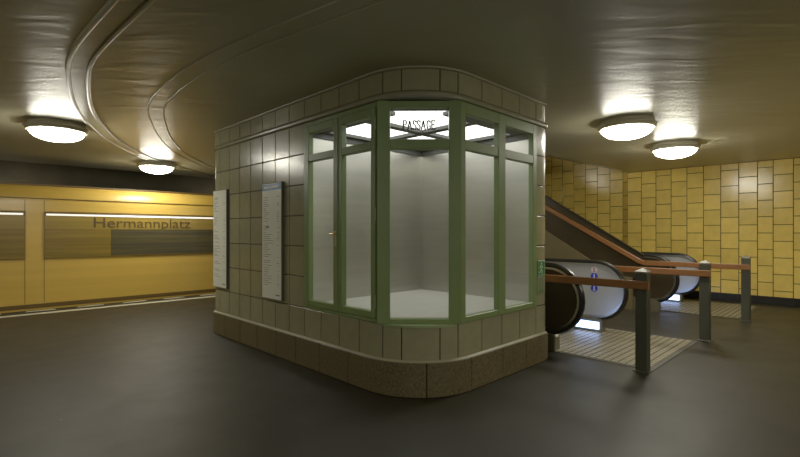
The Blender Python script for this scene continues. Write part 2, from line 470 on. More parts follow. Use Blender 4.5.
rowsb = [(0.0, 0.15, [0.3*i for i in range(int(p.L/0.3)+1)])]
tiles(p, rowsb, face=0.012, mats=[M['base_black'], M['grout_dark']], name='baseboard_right', gap=0.004, bev=0.002, depth=0.012, kind='structure')
bm = bmesh.new(); box(bm, (WX+0.1, -7, -0.2), (WX+0.3, 9.3, 5.5)); obj('wall_right_core', bm, M['tunnel'], kind='structure')

# ------------------------------------------------------------------ KIOSK
kiosk = thing('kiosk', 'olive tiled kiosk with rounded corner, green framed glass and lit steel interior', 'kiosk', (3.7, 4.4, 0))
c0 = (T+R, S+R); e = 0.05
KP = Path([line((KX, KY), (T+e, KY), (0, 1)), arc((T+e, KY-e), e, PI/2, PI), line((T, KY-e), (T, S+R), (-1, 0)), arc(c0, R, PI, 1.5*PI),
           line((T+R, S), (KX-e, S), (0, -1)), arc((KX-e, S+e), e, -PI/2, 0), line((KX, S+e), (KX, KY), (1, 0))])
uA = KP.segs[0]['L']+KP.segs[1]['L']                       # start of the left face
uL = lambda y: uA+(KY-e-y)                               # position on the left face by Y
uArc = uL(S+R)
uR0 = uArc+KP.segs[3]['L']
uR = lambda x: uR0+(x-(T+R))
uEnd = uR(KX-e)+KP.segs[5]['L']
left_cols = [uL(2.945+0.3*k) for k in range(11, -1, -1)]
arcj = [uL(2.945)+0.18, uL(2.945)+0.515]
right_cols = [uR0-0.129]+[uR(x) for x in (3.506, 3.838, 4.166, 4.495)]
corner_r = [uR(KX-e)+e*PI/4]
low = [uL(6.245)-0.3*k for k in range(6, 0, -1)]
lowl = [u for u in low if u > 0.05]
allcols = [0.0]+[u for u in lowl if u < KP.segs[0]['L']-0.1]+[uA-e*PI/4]+left_cols+arcj+right_cols+corner_r+[uEnd+0.28*k for k in range(1, 15) if uEnd+0.28*k < KP.L-0.05]+[KP.L]
allcols = sorted(allcols)
zr = [0.61, 0.935, 1.26, 1.585, 1.91, 2.235, 2.556]
rows = [(0.303, 0.61, allcols)]
uWL = uL(4.145); uWR = uR(4.495)
lc = [u for u in allcols if u <= uWL+0.001]; rc = [u for u in allcols if u >= uWR-0.001]
for a, b in zip(zr, zr[1:]): rows += [(a, b, lc), (a, b, rc)]
tiles(KP, rows, name='tiled_wall', mats=[M['tile_olive'], M['grout_dark']], parent=kiosk, gap=0.010, bev=0.004, tvar=0.07,
      u_back=[(0, KP.L, 0.28, 0.61), (0, uWL, 0.61, 2.56), (uWR, KP.L, 0.61, 2.56)])
tiles(KP, [(2.612, 2.802, allcols)], face=0.0, name='frieze', mats=[M['tile_olive'], M['grout_dark']], parent=kiosk, gap=0.010, bev=0.004, tvar=0.05,
      u_back=[(0, KP.L, 2.55, 2.82)])
pl = [0.0, 0.44, 0.88, 1.32, 1.76, uA-e*PI/4]+[uL(y) for y in (6.012, 5.571, 5.125, 4.682, 4.266, 3.827, 3.375)]+[uArc+0.54]+[uR(x) for x in (3.31, 3.808, 4.256)]+corner_r+[uEnd+0.44*k for k in range(1, 9)]+[KP.L]
tiles(KP, [(0.0, 0.300, sorted(pl))], face=0.03, name='stone_plinth', mats=[M['granite'], M['grout_dark']], parent=kiosk, gap=0.007, bev=0.006, depth=0.03, tvar=0.08, jitter=0.001)
def kiosk_sweep(name, prof, mat, u0=0, u1=None):
    u1 = KP.L if u1 is None else u1
    us = sorted({u0, u1}.union(path_breaks(KP, u0, u1)))
    bm = bmesh.new(); P = []; F = []
    for u in us:
        q, n = KP.at(u); P.append(q); F.append((n, Vector((0, 0, 1))))
    sweep(bm, P, prof, F)
    return obj(name, bm, mat, kiosk, smooth=True)
kiosk_sweep('plinth_cap', [(-0.02, 0.298), (0.024, 0.298), (0.020, 0.304), (0.002, 0.312), (-0.02, 0.312)], M['bead'])
kiosk_sweep('cornice_moulding', [(-0.04, 2.550), (0.006, 2.550), (0.020, 2.557), (0.028, 2.572), (0.026, 2.590), (0.014, 2.604), (0.002, 2.612), (-0.04, 2.612)], M['moulding'])
kiosk_sweep('ceiling_bead', [(-0.03, 2.798), (0.006, 2.800), (0.016, 2.806), (0.018, 2.814), (0.012, 2.8199), (-0.03, 2.8199)], M['bead'])

# window openings (three faces)
A = Vector((T, 2.95)); B = Vector((3.15, S))
dC = (B-A).normalized(); nC = Vector((dC.y, -dC.x))
if nC.x > 0: nC = -nC
FL = ((T, 4.148), (0, -1), (-1, 0)); FR = ((3.15, S), (1, 0), (0, -1)); FC = (tuple(A), tuple(dC), tuple(nC)); LC = (B-A).length

# lens-shaped ledge under and soffit above the corner window
def lens(z0, z1, ext, mat, name):
    bm = bmesh.new(); pts = []
    N = 24; ua = uL(2.95)-0.0; ub = uR0-0.145
    for i in range(N+1):
        q, n = KP.at(ua+(ub-ua)*i/N)
        f = math.sin(PI*i/N)**0.4
        pts.append((q.x+n.x*ext*f, q.y+n.y*ext*f))
    pts += [(B.x-nC.x*0.1, B.y-nC.y*0.1), (A.x-nC.x*0.1, A.y-nC.y*0.1)]
    lo = [bm.verts.new((x, y, z0)) for x, y in pts]; hi = [bm.verts.new((x, y, z1)) for x, y in pts]
    bm.faces.new(lo[::-1]); bm.faces.new(hi)
    for i in range(len(pts)): j = (i+1) % len(pts); bm.faces.new([lo[i], lo[j], hi[j], hi[i]])
    return obj(name, bm, mat, kiosk)
lens(0.592, 0.612, 0.02, M['green_pale'], 'window_ledge')
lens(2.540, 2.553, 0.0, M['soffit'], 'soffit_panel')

def pane(parent, F, a0, a1, z0, z1, n=-0.02):
    bm = bmesh.new(); O, d, nn = F
    quad(bm, [(O[0]+d[0]*a+nn[0]*n, O[1]+d[1]*a+nn[1]*n, z) for a, z in ((a0, z0), (a1, z0), (a1, z1), (a0, z1))])
    return obj('pane', bm, M['glass'], parent)

def hinge(parent, F, a, z):
    O, d, nn = F; bm = bmesh.new()
    x = O[0]+d[0]*a+nn[0]*0.012; y = O[1]+d[1]*a+nn[1]*0.012
    cyl(bm, (x, y, z-0.055), (x, y, z+0.055), 0.009, 12)
    lbox(bm, O, d, nn, a-0.018, a+0.018, z-0.045, z+0.045, 0.0, 0.006)
    obj('hinge', bm, M['green_pale'], parent, smooth=True)

# left face: outer frame + two glazed leaves
bm = bmesh.new()
lf = lambda a0, a1, z0, z1, n0=-0.05, n1=0.006: lbox(bm, *FL, a0, a1, z0, z1, n0, n1, 0.004)
lf(0, 0.05, 0.61, 2.548); lf(1.148, 1.21, 0.61, 2.548); lf(0.05, 1.148, 0.61, 0.645); lf(0.05, 1.148, 2.505, 2.548)
obj('window_frame', bm, M['green'], kiosk)
def leaf(a0, a1, pa0, pa1, hinge_a, handle=None):
    bm = bmesh.new()
    g = lambda p, q, z0, z1, n1=0.018: lbox(bm, *FL, p, q, z0, z1, -0.045, n1, 0.005)
    g(a0, pa0, 0.648, 2.502); g(pa1, a1, 0.648, 2.502)
    g(pa0, pa1, 0.648, 0.707, 0.016); g(pa0, pa1, 2.135, 2.207, 0.016); g(pa0, pa1, 2.425, 2.502, 0.016)
    d = obj('door', bm, M['green'], kiosk)
    pane(d, FL, pa0, pa1, 0.707, 2.135); pane(d, FL, pa0, pa1, 2.207, 2.425)
    for z in (2.36, 1.56, 0.80): hinge(d, FL, hinge_a, z)
    return d
d1 = leaf(0.053, 0.596, 0.108, 0.532, 0.051)
d2 = leaf(0.600, 1.145, 0.666, 1.084, 1.147)
O, d, nn = FL
bm = bmesh.new(); ax = O[1]+d[1]*0.578
cyl(bm, (O[0]-0.016, ax, 1.392), (O[0]-0.05, ax, 1.392), 0.009, 12)
cyl(bm, (O[0]-0.045, ax, 1.392), (O[0]-0.058, ax, 1.392), 0.022, 20, 0.018)
cyl(bm, (O[0]-0.05, ax, 1.392), (O[0]-0.05, ax+0.06, 1.392), 0.009, 10, 0.007)
obj('handle', bm, M['brass'], d1, smooth=True)
bm = bmesh.new(); lbox(bm, *FL, 0.562, 0.594, 1.27, 1.42, 0.016, 0.021, 0.002); lbox(bm, *FL, 0.573, 0.583, 1.285, 1.315, 0.02, 0.023)
obj('lock_plate', bm, M['brass'], d1)
# meeting-stile bead
bm = bmesh.new(); lbox(bm, *FL, 0.586, 0.612, 0.66, 2.50, 0.017, 0.026, 0.003); obj('meeting_bead', bm, M['green'], d2)

# corner window
bm = bmesh.new()
g = lambda p, q, z0, z1, n0=-0.06, n1=0.012: lbox(bm, *FC, p, q, z0, z1, n0, n1, 0.004)
sL, sR = 0.082, LC-0.078
g(-0.03, sL, 0.61, 2.545); g(sR, LC+0.03, 0.61, 2.545); g(sL, sR, 0.612, 0.652); g(sL, sR, 2.127, 2.212, -0.06, 0.010); g(sL, sR, 2.487, 2.545)
w = obj('corner_window', bm, M['green'], kiosk)
pane(w, FC, sL, sR, 0.652, 2.127); pane(w, FC, sL, sR, 2.212, 2.487)
# PASSAGE lettering on the upper pane, drawn stroke by stroke
LET = {
 'P': [[(0, 0), (0, 1)], [(0, 1), (.35, 1), (.52, .88), (.52, .66), (.35, .52), (0, .52)], [(-.12, 0), (.14, 0)], [(-.12, 1), (0, 1)]],
 'A': [[(0, 0), (.34, 1), (.68, 0)], [(.13, .36), (.56, .36)], [(-.1, 0), (.12, 0)], [(.55, 0), (.8, 0)]],
 'S': [[(.5, .78), (.5, .98)], [(.5, .82), (.38, .98), (.2, 1), (.04, .9), (.04, .7), (.2, .56), (.38, .46), (.5, .32), (.48, .12), (.32, 0), (.14, .02), (.02, .18)], [(.02, 0), (.02, .22)]],
 'G': [[(.6, .78), (.48, .96), (.3, 1), (.12, .86), (.03, .5), (.12, .14), (.3, 0), (.5, .04), (.6, .18)], [(.6, 0), (.6, .42)], [(.44, .42), (.72, .42)], [(.6, .74), (.6, .98)]],
 'E': [[(0, 0), (0, 1)], [(-.1, 1), (.5, 1), (.5, .86)], [(0, .53), (.36, .53)], [(.36, .45), (.36, .61)], [(-.1, 0), (.54, 0), (.54, .16)]]}
ADV = {'P': .78, 'A': .95, 'S': .74, 'G': .92, 'E': .7}
word = 'PASSAGE'; tot = sum(ADV[c] for c in word)-.15
bm = bmesh.new(); hh = 0.078; ww = 0.275; sx = ww/tot; x0 = LC/2-ww/2; zb = 2.300
for ch in word:
    for st in LET[ch]:
        for (xa, ya), (xb, yb) in zip(st, st[1:]):
            pa = Vector((x0+xa*sx, zb+ya*hh)); pb = Vector((x0+xb*sx, zb+yb*hh)); dd = (pb-pa)
            if dd.length < 1e-6: continue
            dd.normalize(); wv = 0.0065 if abs(dd.y) > 0.7 else 0.0045
            nv = Vector((-dd.y, dd.x))*wv; pa -= dd*0.001; pb += dd*0.001
            qq = [pa+nv, pb+nv, pb-nv, pa-nv]
            quad(bm, [(A.x+dC.x*q.x-nC.x*0.017, A.y+dC.y*q.x-nC.y*0.017, q.y) for q in qq])
    x0 += ADV[ch]*sx
obj('lettering', bm, M['letter_grey'], w)

# right face window
bm = bmesh.new()
g = lambda p, q, z0, z1, n0=-0.05, n1=0.010: lbox(bm, *FR, p, q, z0, z1, n0, n1, 0.004)
PR = [(0.100, 0.618), (0.735, 1.272)]
g(-0.005, 0.100, 0.61, 2.548); g(1.272, 1.345, 0.61, 2.548); g(0.618, 0.735, 0.61, 2.548, -0.05, 0.012)
for p_, q_ in PR: g(p_, q_, 0.61, 0.663); g(p_, q_, 2.132, 2.218, -0.05, 0.009); g(p_, q_, 2.448, 2.548)
w2 = obj('side_window', bm, M['green'], kiosk)
for p_, q_ in PR: pane(w2, FR, p_, q_, 0.663, 2.132); pane(w2, FR, p_, q_, 2.218, 2.448)

# interior
IX, IY = 4.46, 4.11
CZ = 2.505
bm = bmesh.new()
quad(bm, [(IX, S+0.03, 0.62), (IX, IY, 0.62), (IX, IY, 2.56), (IX, S+0.03, 2.56)])
quad(bm, [(IX, IY, 0.62), (T+0.03, IY, 0.62), (T+0.03, IY, 2.56), (IX, IY, 2.56)])
obj('steel_lining', bm, M['steel'], kiosk)
bm = bmesh.new(); box(bm, (IX-0.012, IY-0.012, 0.66), (IX, IY, 2.42)); obj('corner_bead', bm, M['steel_plain'], kiosk)
bm = bmesh.new(); box(bm, (IX-0.02, S+0.06, 2.41), (IX-0.001, IY, CZ)); box(bm, (T+0.06, IY-0.02, 2.41), (IX, IY-0.001, CZ))
obj('top_trim', bm, M['dark_bar'], kiosk)
# floor follows the three window faces
poly = [(T+0.055, IY), (T+0.055, 2.95+0.03), (3.15+0.03, S+0.055), (IX, S+0.055), (IX, IY)]
bm = bmesh.new(); f = bm.faces.new([bm.verts.new((x, y, 0.655)) for x, y in poly])
r = bmesh.ops.extrude_face_region(bm, geom=[f]); bmesh.ops.translate(bm, verts=[v for v in r['geom'] if isinstance(v, bmesh.types.BMVert)], vec=(0, 0, -0.03))
obj('display_floor', bm, M['white_floor'], kiosk)
# ceiling: dark grid with luminous panels
bm = bmesh.new(); quad(bm, [(x, y, CZ+0.02) for x, y in ((T+0.055, IY), (T+0.055, 2.98), (3.19, S+0.055), (IX, S+0.055), (IX, IY))])
cap = obj('ceiling_board', bm, M['dark_bar'], kiosk)
gx = [T+0.10, 3.68, IX-0.03]; gy = [S+0.10, 3.38, IY-0.03]
for i in range(2):
    for j in range(2):
        bm = bmesh.new(); xa, xb = gx[i]+0.03, gx[i+1]-0.03; ya, yb = gy[j]+0.03, gy[j+1]-0.03
        if i == 0 and j == 0:
            cut = 0.36
            pts = [(xa+cut, ya), (xb, ya), (xb, yb), (xa, yb), (xa, ya+cut)]
        else: pts = [(xa, ya), (xb, ya), (xb, yb), (xa, yb)]
        f = bm.faces.new([bm.verts.new((x, y, CZ)) for x, y in pts])
        r = bmesh.ops.extrude_face_region(bm, geom=[f]); bmesh.ops.translate(bm, verts=[v for v in r['geom'] if isinstance(v, bmesh.types.BMVert)], vec=(0, 0, 0.015))
        obj('light_panel', bm, M['panel_light'], kiosk)

bm = bmesh.new()
for xx in gx: box(bm, (xx-0.05, 3.0 if xx < 3 else S+0.06, CZ-0.036), (xx+(0.13 if xx < 3 else 0.05), IY-0.001, CZ-0.002))
obj('ceiling_grid', bm, M['dark_bar'], kiosk)
bm = bmesh.new()
for yy in gy: box(bm, (3.22 if yy < 2.7 else T+0.06, yy-0.05, CZ-0.0355), (IX-0.001, yy+(0.13 if yy < 2.7 else 0.05), CZ-0.0025))
lbox(bm, *FC, -0.02, LC+0.02, CZ-0.015, CZ-0.003, -0.13, -0.065)
obj('ceiling_grid', bm, M['dark_bar'], kiosk)
# ------------------------------------------------------------------ wall notices
def notice(name, label, y0, y1, z0, z1, header):
    t = thing(name, label, 'notice', (T-0.02, (y0+y1)/2, z0))
    bm = bmesh.new(); box(bm, (T-0.034, y0, z0), (T-0.001, y1, z1), 0.004); obj('backing_board', bm, M['poster_edge'], t)
    X = T-0.0395
    bm = bmesh.new(); box(bm, (T-0.038, y0+0.008, z0+0.008), (T-0.0345, y1-0.008, z1-0.008))
    def ink(mi, *a_):
        k = len(bm.faces); box(bm, *a_); bm.faces.ensure_lookup_table()
        for f in bm.faces[k:]: f.material_index = mi
    z = z1-(0.16 if header else 0.12); r = random.Random(3 if header else 5)
    while z > z0+0.14:
        if r.random() < 0.86:
            L = r.uniform(0.05, 0.13) if z > (z0+z1)/2+0.1 else r.uniform(0.08, 0.22)
            ink(1, (X, y1-0.04, z), (X+0.002, y1-0.04-L, z-0.006))
            if r.random() < 0.6: yy = y0+0.05; ink(1, (X, yy, z), (X+0.002, yy+r.uniform(0.02, 0.05), z-0.006))
        z -= r.choice([0.022, 0.024, 0.03])
    if header: ink(2, (X, y1-0.10, z1-0.50), (X+0.002, y1-0.17, z1-0.515))
    else: ink(2, (X, y1-0.06, z1-0.10), (X+0.002, y1-0.16, z1-0.108))
    ink(2, (X, y0+0.04, z0+0.05), (X+0.002, y0+0.12, z0+0.062))
    obj('printed_sheet', bm, [M['paper'], M['ink'], M['ink_dark']], t)
    if header:
        bm = bmesh.new(); box(bm, (X, y0+0.012, z1-0.085), (X+0.002, y1-0.012, z1-0.012))
        y = y1-0.05
        while y > y0+0.08:
            l = random.uniform(0.012, 0.03); ink(1, (X-0.001, y, z1-0.06), (X, y-l, z1-0.036)); y -= l+0.008
        obj('header', bm, [M['blue'], M['paper']], t)
notice('wall_notice', 'tall narrow white printed notice with blue header beside green window', 4.545, 4.985, 0.64, 1.972, True)
notice('wall_notice', 'tall narrow white notice without blue header at far end of kiosk', 5.955, 6.375, 0.652, 1.982, False)

# ------------------------------------------------------------------ safety signs on right end of kiosk
def ellipse(bm, cx, cz, rx, rz, y, n=16):
    bm.faces.new([bm.verts.new((cx+rx*math.cos(2*PI*i/n), y, cz+rz*math.sin(2*PI*i/n))) for i in range(n)])
def strokes(bm, sts, y, w):
    for st in sts:
        for (xa, za), (xb, zb) in zip(st, st[1:]):
            pa = Vector((xa, za)); pb = Vector((xb, zb)); dd = (pb-pa).normalized(); nv = Vector((-dd.y, dd.x))*w
            quad(bm, [(q.x, y, q.y) for q in (pa+nv-dd*w*.5, pb+nv+dd*w*.5, pb-nv+dd*w*.5, pa-nv-dd*w*.5)])
sg = thing('safety_sign', 'small green pictogram sign with white figure at right end of kiosk', 'sign', (4.59, S, 0.93))
bm = bmesh.new(); box(bm, (4.515, S-0.009, 0.935), (4.672, S-0.0005, 1.100), 0.002); obj('sign_plate', bm, M['sign_green'], sg)
bm = bmesh.new(); Y_ = S-0.0095; cx = 4.594
strokes(bm, [[(4.522, .942), (4.522, 1.093), (4.665, 1.093), (4.665, .942), (4.522, .942)]], Y_, 0.0018)
ellipse(bm, cx+0.005, 1.066, 0.014, 0.014, Y_)
strokes(bm, [[(cx, 1.045), (cx-0.006, 1.005)], [(cx-0.03, 1.02), (cx-.02, 1.042), (cx+0.012, 1.04), (cx+0.03, 1.018)], [(cx-.006, 1.005), (cx+.018, .985), (cx+.012, .957)], [(cx-.006, 1.005), (cx-.016, .98), (cx-.038, .97)]], Y_, 0.0075)
obj('pictogram', bm, M['sign_white'], sg)
sg = thing('safety_sign', 'small pale sign with outlined drop shape under the green pictogram sign', 'sign', (4.59, S, 0.75))
bm = bmesh.new(); box(bm, (4.515, S-0.007, 0.755), (4.672, S-0.0005, 0.920), 0.002); obj('sign_plate', bm, M['sign_grey'], sg)
bm = bmesh.new(); Y_ = S-0.0075
strokes(bm, [[(cx, .91), (cx-.03, .875), (cx-.03, .85), (cx-.008, .82), (cx-.035, .775)], [(cx, .91), (cx+.03, .875), (cx+.03, .85), (cx+.008, .82), (cx+.035, .775)]], Y_, 0.004)
strokes(bm, [[(cx-.04, .77), (cx+.04, .77)]], Y_, 0.006)
obj('pictogram', bm, M['sign_green'], sg)

# ------------------------------------------------------------------ ceiling lamps
def lamp(x, y, label):
    t = thing('ceiling_lamp', label, 'lamp', (x, y, CEIL), 'round opal ceiling lamps')
    bm = bmesh.new(); lathe(bm, (x, y, CEIL), [(0, -0.0), (0.31, 0), (0.315, -0.035), (0.335, -0.042), (0.352, -0.050), (0.352, -0.062), (0.338, -0.070), (0.334, -0.088), (0.322, -0.100), (0.300, -0.102), (0.296, -0.09), (0, -0.09)])
    obj('rim', bm, M['lamp_rim'], t, smooth=True)
    bm = bmesh.new(); lathe(bm, (x, y, CEIL), [(0.294, -0.092)]+[(0.298*math.cos(a), -0.100-0.125*math.sin(a)) for a in [PI/2*k/10 for k in range(0, 10)]]+[(0, -0.225)])
    obj('diffuser', bm, M['lamp'], t, smooth=True)
lamp(1.03, 7.42, 'round ceiling lamp at far left, largest of the two above the platform')
lamp(3.02, 10.05, 'smaller looking round ceiling lamp above the train beside the kiosk')
lamp(6.17, 2.13, 'nearer round ceiling lamp to the right of the kiosk')
lamp(8.30, 2.13, 'farther round ceiling lamp before the yellow tiled wall')
for x, y in ((-3.4, 5.6), (-4.6, -0.6), (-2.9, -0.4), (1.6, -2.4), (5.0, -2.0), (-1.6, -5.0), (3.2, -5.2), (7.5, -5.5)): lamp(x, y, 'added round ceiling lamp out of view, brightening the hall')  # extra unseen lamps, added to light the room
def soft(name, loc, power, radius=0.5, col=(1, 0.95, 0.80)):
    l = bpy.data.lights.new(name, 'POINT'); l.energy = power; l.shadow_soft_size = radius; l.color = col; l.specular_factor = 0.0
    o = bpy.data.objects.new(name, l); COL.objects.link(o); o.location = loc
for q in (-4, 1, 6): soft('tunnel_fill', (q, 13.45, 1.9), 14, 0.05)  # added fill lights hidden behind the train, lifting the dark gap above it
soft('shaft_fill', (7.2, 6.6, 3.0), 60, 0.3)  # unseen fill added to brighten the yellow shaft wall

# ------------------------------------------------------------------ train
TY = 10.65
train = thing('train', 'yellow underground train standing along the platform edge', 'train', (2, 12, -1.2))
side = [(TY+0.02, -0.9), (TY, -0.6), (TY, 1.93), (TY+0.012, 2.04), (TY+0.05, 2.17), (TY+0.12, 2.255), (TY+0.2, 2.29)]
roof = [(TY+0.2, 2.29), (TY+0.35, 2.33), (TY+0.8, 2.37), (TY+1.25, 2.38)]
def extr(name, prof, mat, x0=-8.9, x1=13.8, close=False):
    bm = bmesh.new(); P = [bm.verts.new((x0, y, z)) for y, z in prof]; Q = [bm.verts.new((x1, y, z)) for y, z in prof]
    for i in range(len(prof)-1): bm.faces.new([P[i], P[i+1], Q[i+1], Q[i]])
    if close: bm.faces.new([P[-1], P[0], Q[0], Q[-1]]); bm.faces.new(P); bm.faces.new(Q[::-1])
    return obj(name, bm, mat, train, smooth=True)
far = [(2*(TY+1.25)-y, z) for y, z in reversed(side)]
extr('body_shell', side+[(TY+0.2, 2.24)]+[(2*(TY+1.25)-TY-0.2, 2.24)]+far, M['train_yellow'], close=True)
extr('roof', roof+[(2*(TY+1.25)-y, z) for y, z in reversed(roof[:-1])], M['train_grey'])
bm = bmesh.new(); box(bm, (-8.9, TY-0.004, 2.025), (13.8, TY+0.02, 2.040)); box(bm, (-8.9, TY+0.16, 2.275), (13.8, TY+0.24, 2.31)); obj('roof_gutter', bm, M['train_seam'], train)
bm = bmesh.new(); box(bm, (-8.9, TY-0.003, 0.02), (13.8, TY+0.01, 0.10)); box(bm, (-8.9, TY+0.3, -1.15), (13.8, TY+2.2, -0.85)); obj('skirt', bm, M['train_seam'], train)
def bay(x0, x1, dark):
    bm = bmesh.new(); box(bm, (x0, TY-0.008, 0.905), (x1, TY+0.02, 1.80), 0.03, 3)
    wn = obj('window', bm, M['train_seam'], train)
    bm = bmesh.new(); box(bm, (x0+0.02, TY-0.014, 0.93), (x1-0.02, TY-0.006, 1.47)); o = obj('pane', bm, M['train_glass_olive'], wn)
    if dark:
        bm = bmesh.new(); box(bm, (dark[0], TY-0.018, 0.95), (dark[1], TY-0.012, 1.47)); obj('pane', bm, M['train_glass_dark'], wn)
    bm = bmesh.new(); box(bm, (x0+0.02, TY-0.012, 1.472), (x1-0.02, TY-0.006, 1.715)); obj('hopper_band', bm, M['train_band'], wn)
    bm = bmesh.new(); box(bm, (x0+0.04, TY-0.016, 1.722), (x1-0.04, TY-0.010, 1.755)); obj('light_strip', bm, M['train_strip'], wn)
    return wn
w0 = bay(-2.6, 1.02, (-1.6, 0.55))
w1 = bay(1.27, 5.3, (2.35, 4.42))
bay(5.6, 9.4, (6.3, 8.6)); bay(-6.5, -2.9, (-5.6, -3.6))
me = text_mesh('Hermannplatz', 0.26)  # name of the station sign, set here on the train's window band
xs = [v.co.x for v in me.vertices]; W_ = max(xs)-min(xs); k = 1.83/W_
zmin = 1.505
me.transform(Matrix(((k, 0, 0, 2.06-min(xs)*k), (0, 0, 1, TY-0.0175), (0, 1.1, 0, zmin), (0, 0, 0, 1))))
me.transform(Matrix.Translation(-train.location))
me.materials.append(M['sign_letter'])
o = bpy.data.objects.new('lettering', me); COL.objects.link(o)
o.parent = w1
for x in (-2.75, 1.145, 5.45):
    bm = bmesh.new()
    for q in (-0.14, 0.14): box(bm, (x+q-0.004, TY-0.003, 0.12), (x+q+0.004, TY+0.01, 2.0))
    obj('door_seam', bm, M['train_seam'], train)

# ------------------------------------------------------------------ escalators
def handrail_path(up, yb=2.62, zc=0.60, r=0.41, flat=2.90, end=8.6, zlim=None):
    pts = [(3.05, zc-r+0.02), (2.85, zc-r)]
    for k in range(0, 17):
        a = -PI/2-PI*k/16
        pts.append((yb+r*math.cos(a), zc+r*math.sin(a)))
    sl_ = 0.60 if up else -0.577
    for k in range(1, 7):                                     # easing from flat into the slope
        t = k/6; pts.append((flat+0.5*t, zc+r+sl_*0.25*t*t))
    y, z = pts[-1]
    pts.append((end, z+sl_*(end-y)))
    return pts
def balustrade(esc, x, inner, up, kw, lbl=None):
    """x: centre plane; inner: +1/-1 direction towards the steps"""
    pts = handrail_path(up, **kw)
    n = len(pts); P = [Vector((x, y, z)) for y, z in pts]; F = []
    for i in range(n):
        d = (P[min(i+1, n-1)]-P[max(i-1, 0)]).normalized(); F.append((Vector((1, 0, 0)), Vector((0, -d.z, d.y)) if True else None))
    # panel = area enclosed by the handrail, closed along the skirt
    zend = -0.02
    sl_ = 0.60 if up else -0.577
    flat = kw.get('flat', 2.90); end = kw.get('end', 8.6); zc = kw.get('zc', 0.6); r = kw.get('r', 0.41)
    low_ = 0.20
    skirt = [(end, pts[-1][1]-0.80), (flat+0.5, low_+sl_*0.25), (flat+0.15, low_)]
    inn = [p for p in pts[1:]]
    def inset(o):
        out = []
        for i in range(1, n):
            f = F[i][1]; s_ = 1
            q = P[i]-f*o; out.append((q.y, q.z))
        return out
    # sign: B vector must point away from the centre of the newel
    c = Vector((x, kw.get('yb', 2.62), zc))
    if (P[10]-c).dot(F[10][1]) < 0: F = [(a, -b) for a, b in F]
    poly = inset(0.02)+skirt
    bm = bmesh.new(); rings = []
    for off in (-0.016, 0.016): rings.append([bm.verts.new((x+off, y, z)) for y, z in poly])
    fa = bm.faces.new(rings[0]); fb = bm.faces.new(rings[1])
    for i in range(len(poly)):
        j = (i+1) % len(poly); bm.faces.new([rings[0][i], rings[0][j], rings[1][j], rings[1][i]])
    bm.normal_update()
    fi, fo = (fb, fa) if inner > 0 else (fa, fb)
    fi.material_index = 1
    b = obj('balustrade', bm, [M['dark_panel'], M['inner_panel']], esc)
    bm = bmesh.new(); sweep(bm, P, [(-0.038, -0.012), (-0.030, 0.014), (-0.016, 0.024), (0.016, 0.024), (0.030, 0.014), (0.038, -0.012), (0.026, -0.022), (-0.026, -0.022)], F)
    obj('handrail', bm, M['rubber'], b, smooth=True)
    bm = bmesh.new(); sweep(bm, P, [(-0.027, -0.030), (-0.027, -0.055), (0.027, -0.055), (0.027, -0.030)], F)
    obj('handrail_track', bm, M['steel_plain'], b, smooth=True)
    return b, pts
def skirting(esc, x, inner, up, kw):
    sl_ = 0.60 if up else -0.577; flat = kw.get('flat', 2.90); end = kw.get('end', 8.6)
    prof = [(2.56, 0.0), (2.56, 0.165), (2.60, 0.195), (flat+0.15, 0.225), (flat+0.5, 0.225+sl_*0.25), (end, 0.225+sl_*(0.25+end-flat-0.5)),
            (end, sl_*(end-flat-0.5)+sl_*0.25-0.35), (flat+0.6, -0.02)]
    xa, xb = (x-0.06, x+0.07) if inner > 0 else (x-0.07, x+0.06)
    bm = bmesh.new(); A_ = [bm.verts.new((xa, y, z)) for y, z in prof]; B_ = [bm.verts.new((xb, y, z)) for y, z in prof]
    bm.faces.new(A_); bm.faces.new(B_[::-1])
    for i in range(len(prof)): j = (i+1) % len(prof); bm.faces.new([A_[i], A_[j], B_[j], B_[i]])
    return obj('skirt_panel', bm, M['plate_smooth'], esc)
def plate(esc, x0, x1, y0, y1):
    bm = bmesh.new(); box(bm, (x0, y0, 0), (x1, y1, 0.006)); p_ = obj('landing_plate', bm, M['plate_base'], esc)
    bm = bmesh.new()
    nx = round((x1-x0-0.10)/0.08); ny = round((y1-y0-0.10)/0.08)
    px, py = (x1-x0-0.10)/nx, (y1-y0-0.10)/ny
    for i in range(nx):
        for j in range(ny):
            xx, yy = x0+0.05+i*px, y0+0.05+j*py
            box(bm, (xx+0.008, yy+0.008, 0.005), (xx+px-0.012, yy+py-0.012, 0.010))
    obj('ribs', bm, M['plate_rib'], p_)
    bm = bmesh.new(); box(bm, (x0, y1+0.003, 0), (x1, y1+0.45, 0.008)); obj('comb_plate', bm, M['plate_smooth'], esc)
def steps(esc, x0, x1, up, n=12, y0=3.35):
    bm = bmesh.new(); zz = 0.0; y = y0
    rise = [0, 0, 0.03, 0.09, 0.16]+[0.231]*n
    box(bm, (x0, y-0.1, -0.2), (x1, y, 0.0))
    for k in range(len(rise)):
        zz += rise[k]*(1 if up else -1); yy = y+0.4*k
        box(bm, (x0, yy, zz-0.24), (x1, yy+0.4, zz))
        for q in range(int((x1-x0)/0.06)):
            box(bm, (x0+0.02+0.06*q, yy+0.005, zz), (x0+0.045+0.06*q, yy+0.395, zz+0.008))
    obj('steps', bm, M['step'], esc)

def combs(esc, x, side_, y=2.60):
    bm = bmesh.new(); box(bm, (x, y, 0.05), (x+side_*0.012, y+0.34, 0.15)); obj('comb_light', bm, M['comb_light'], esc)

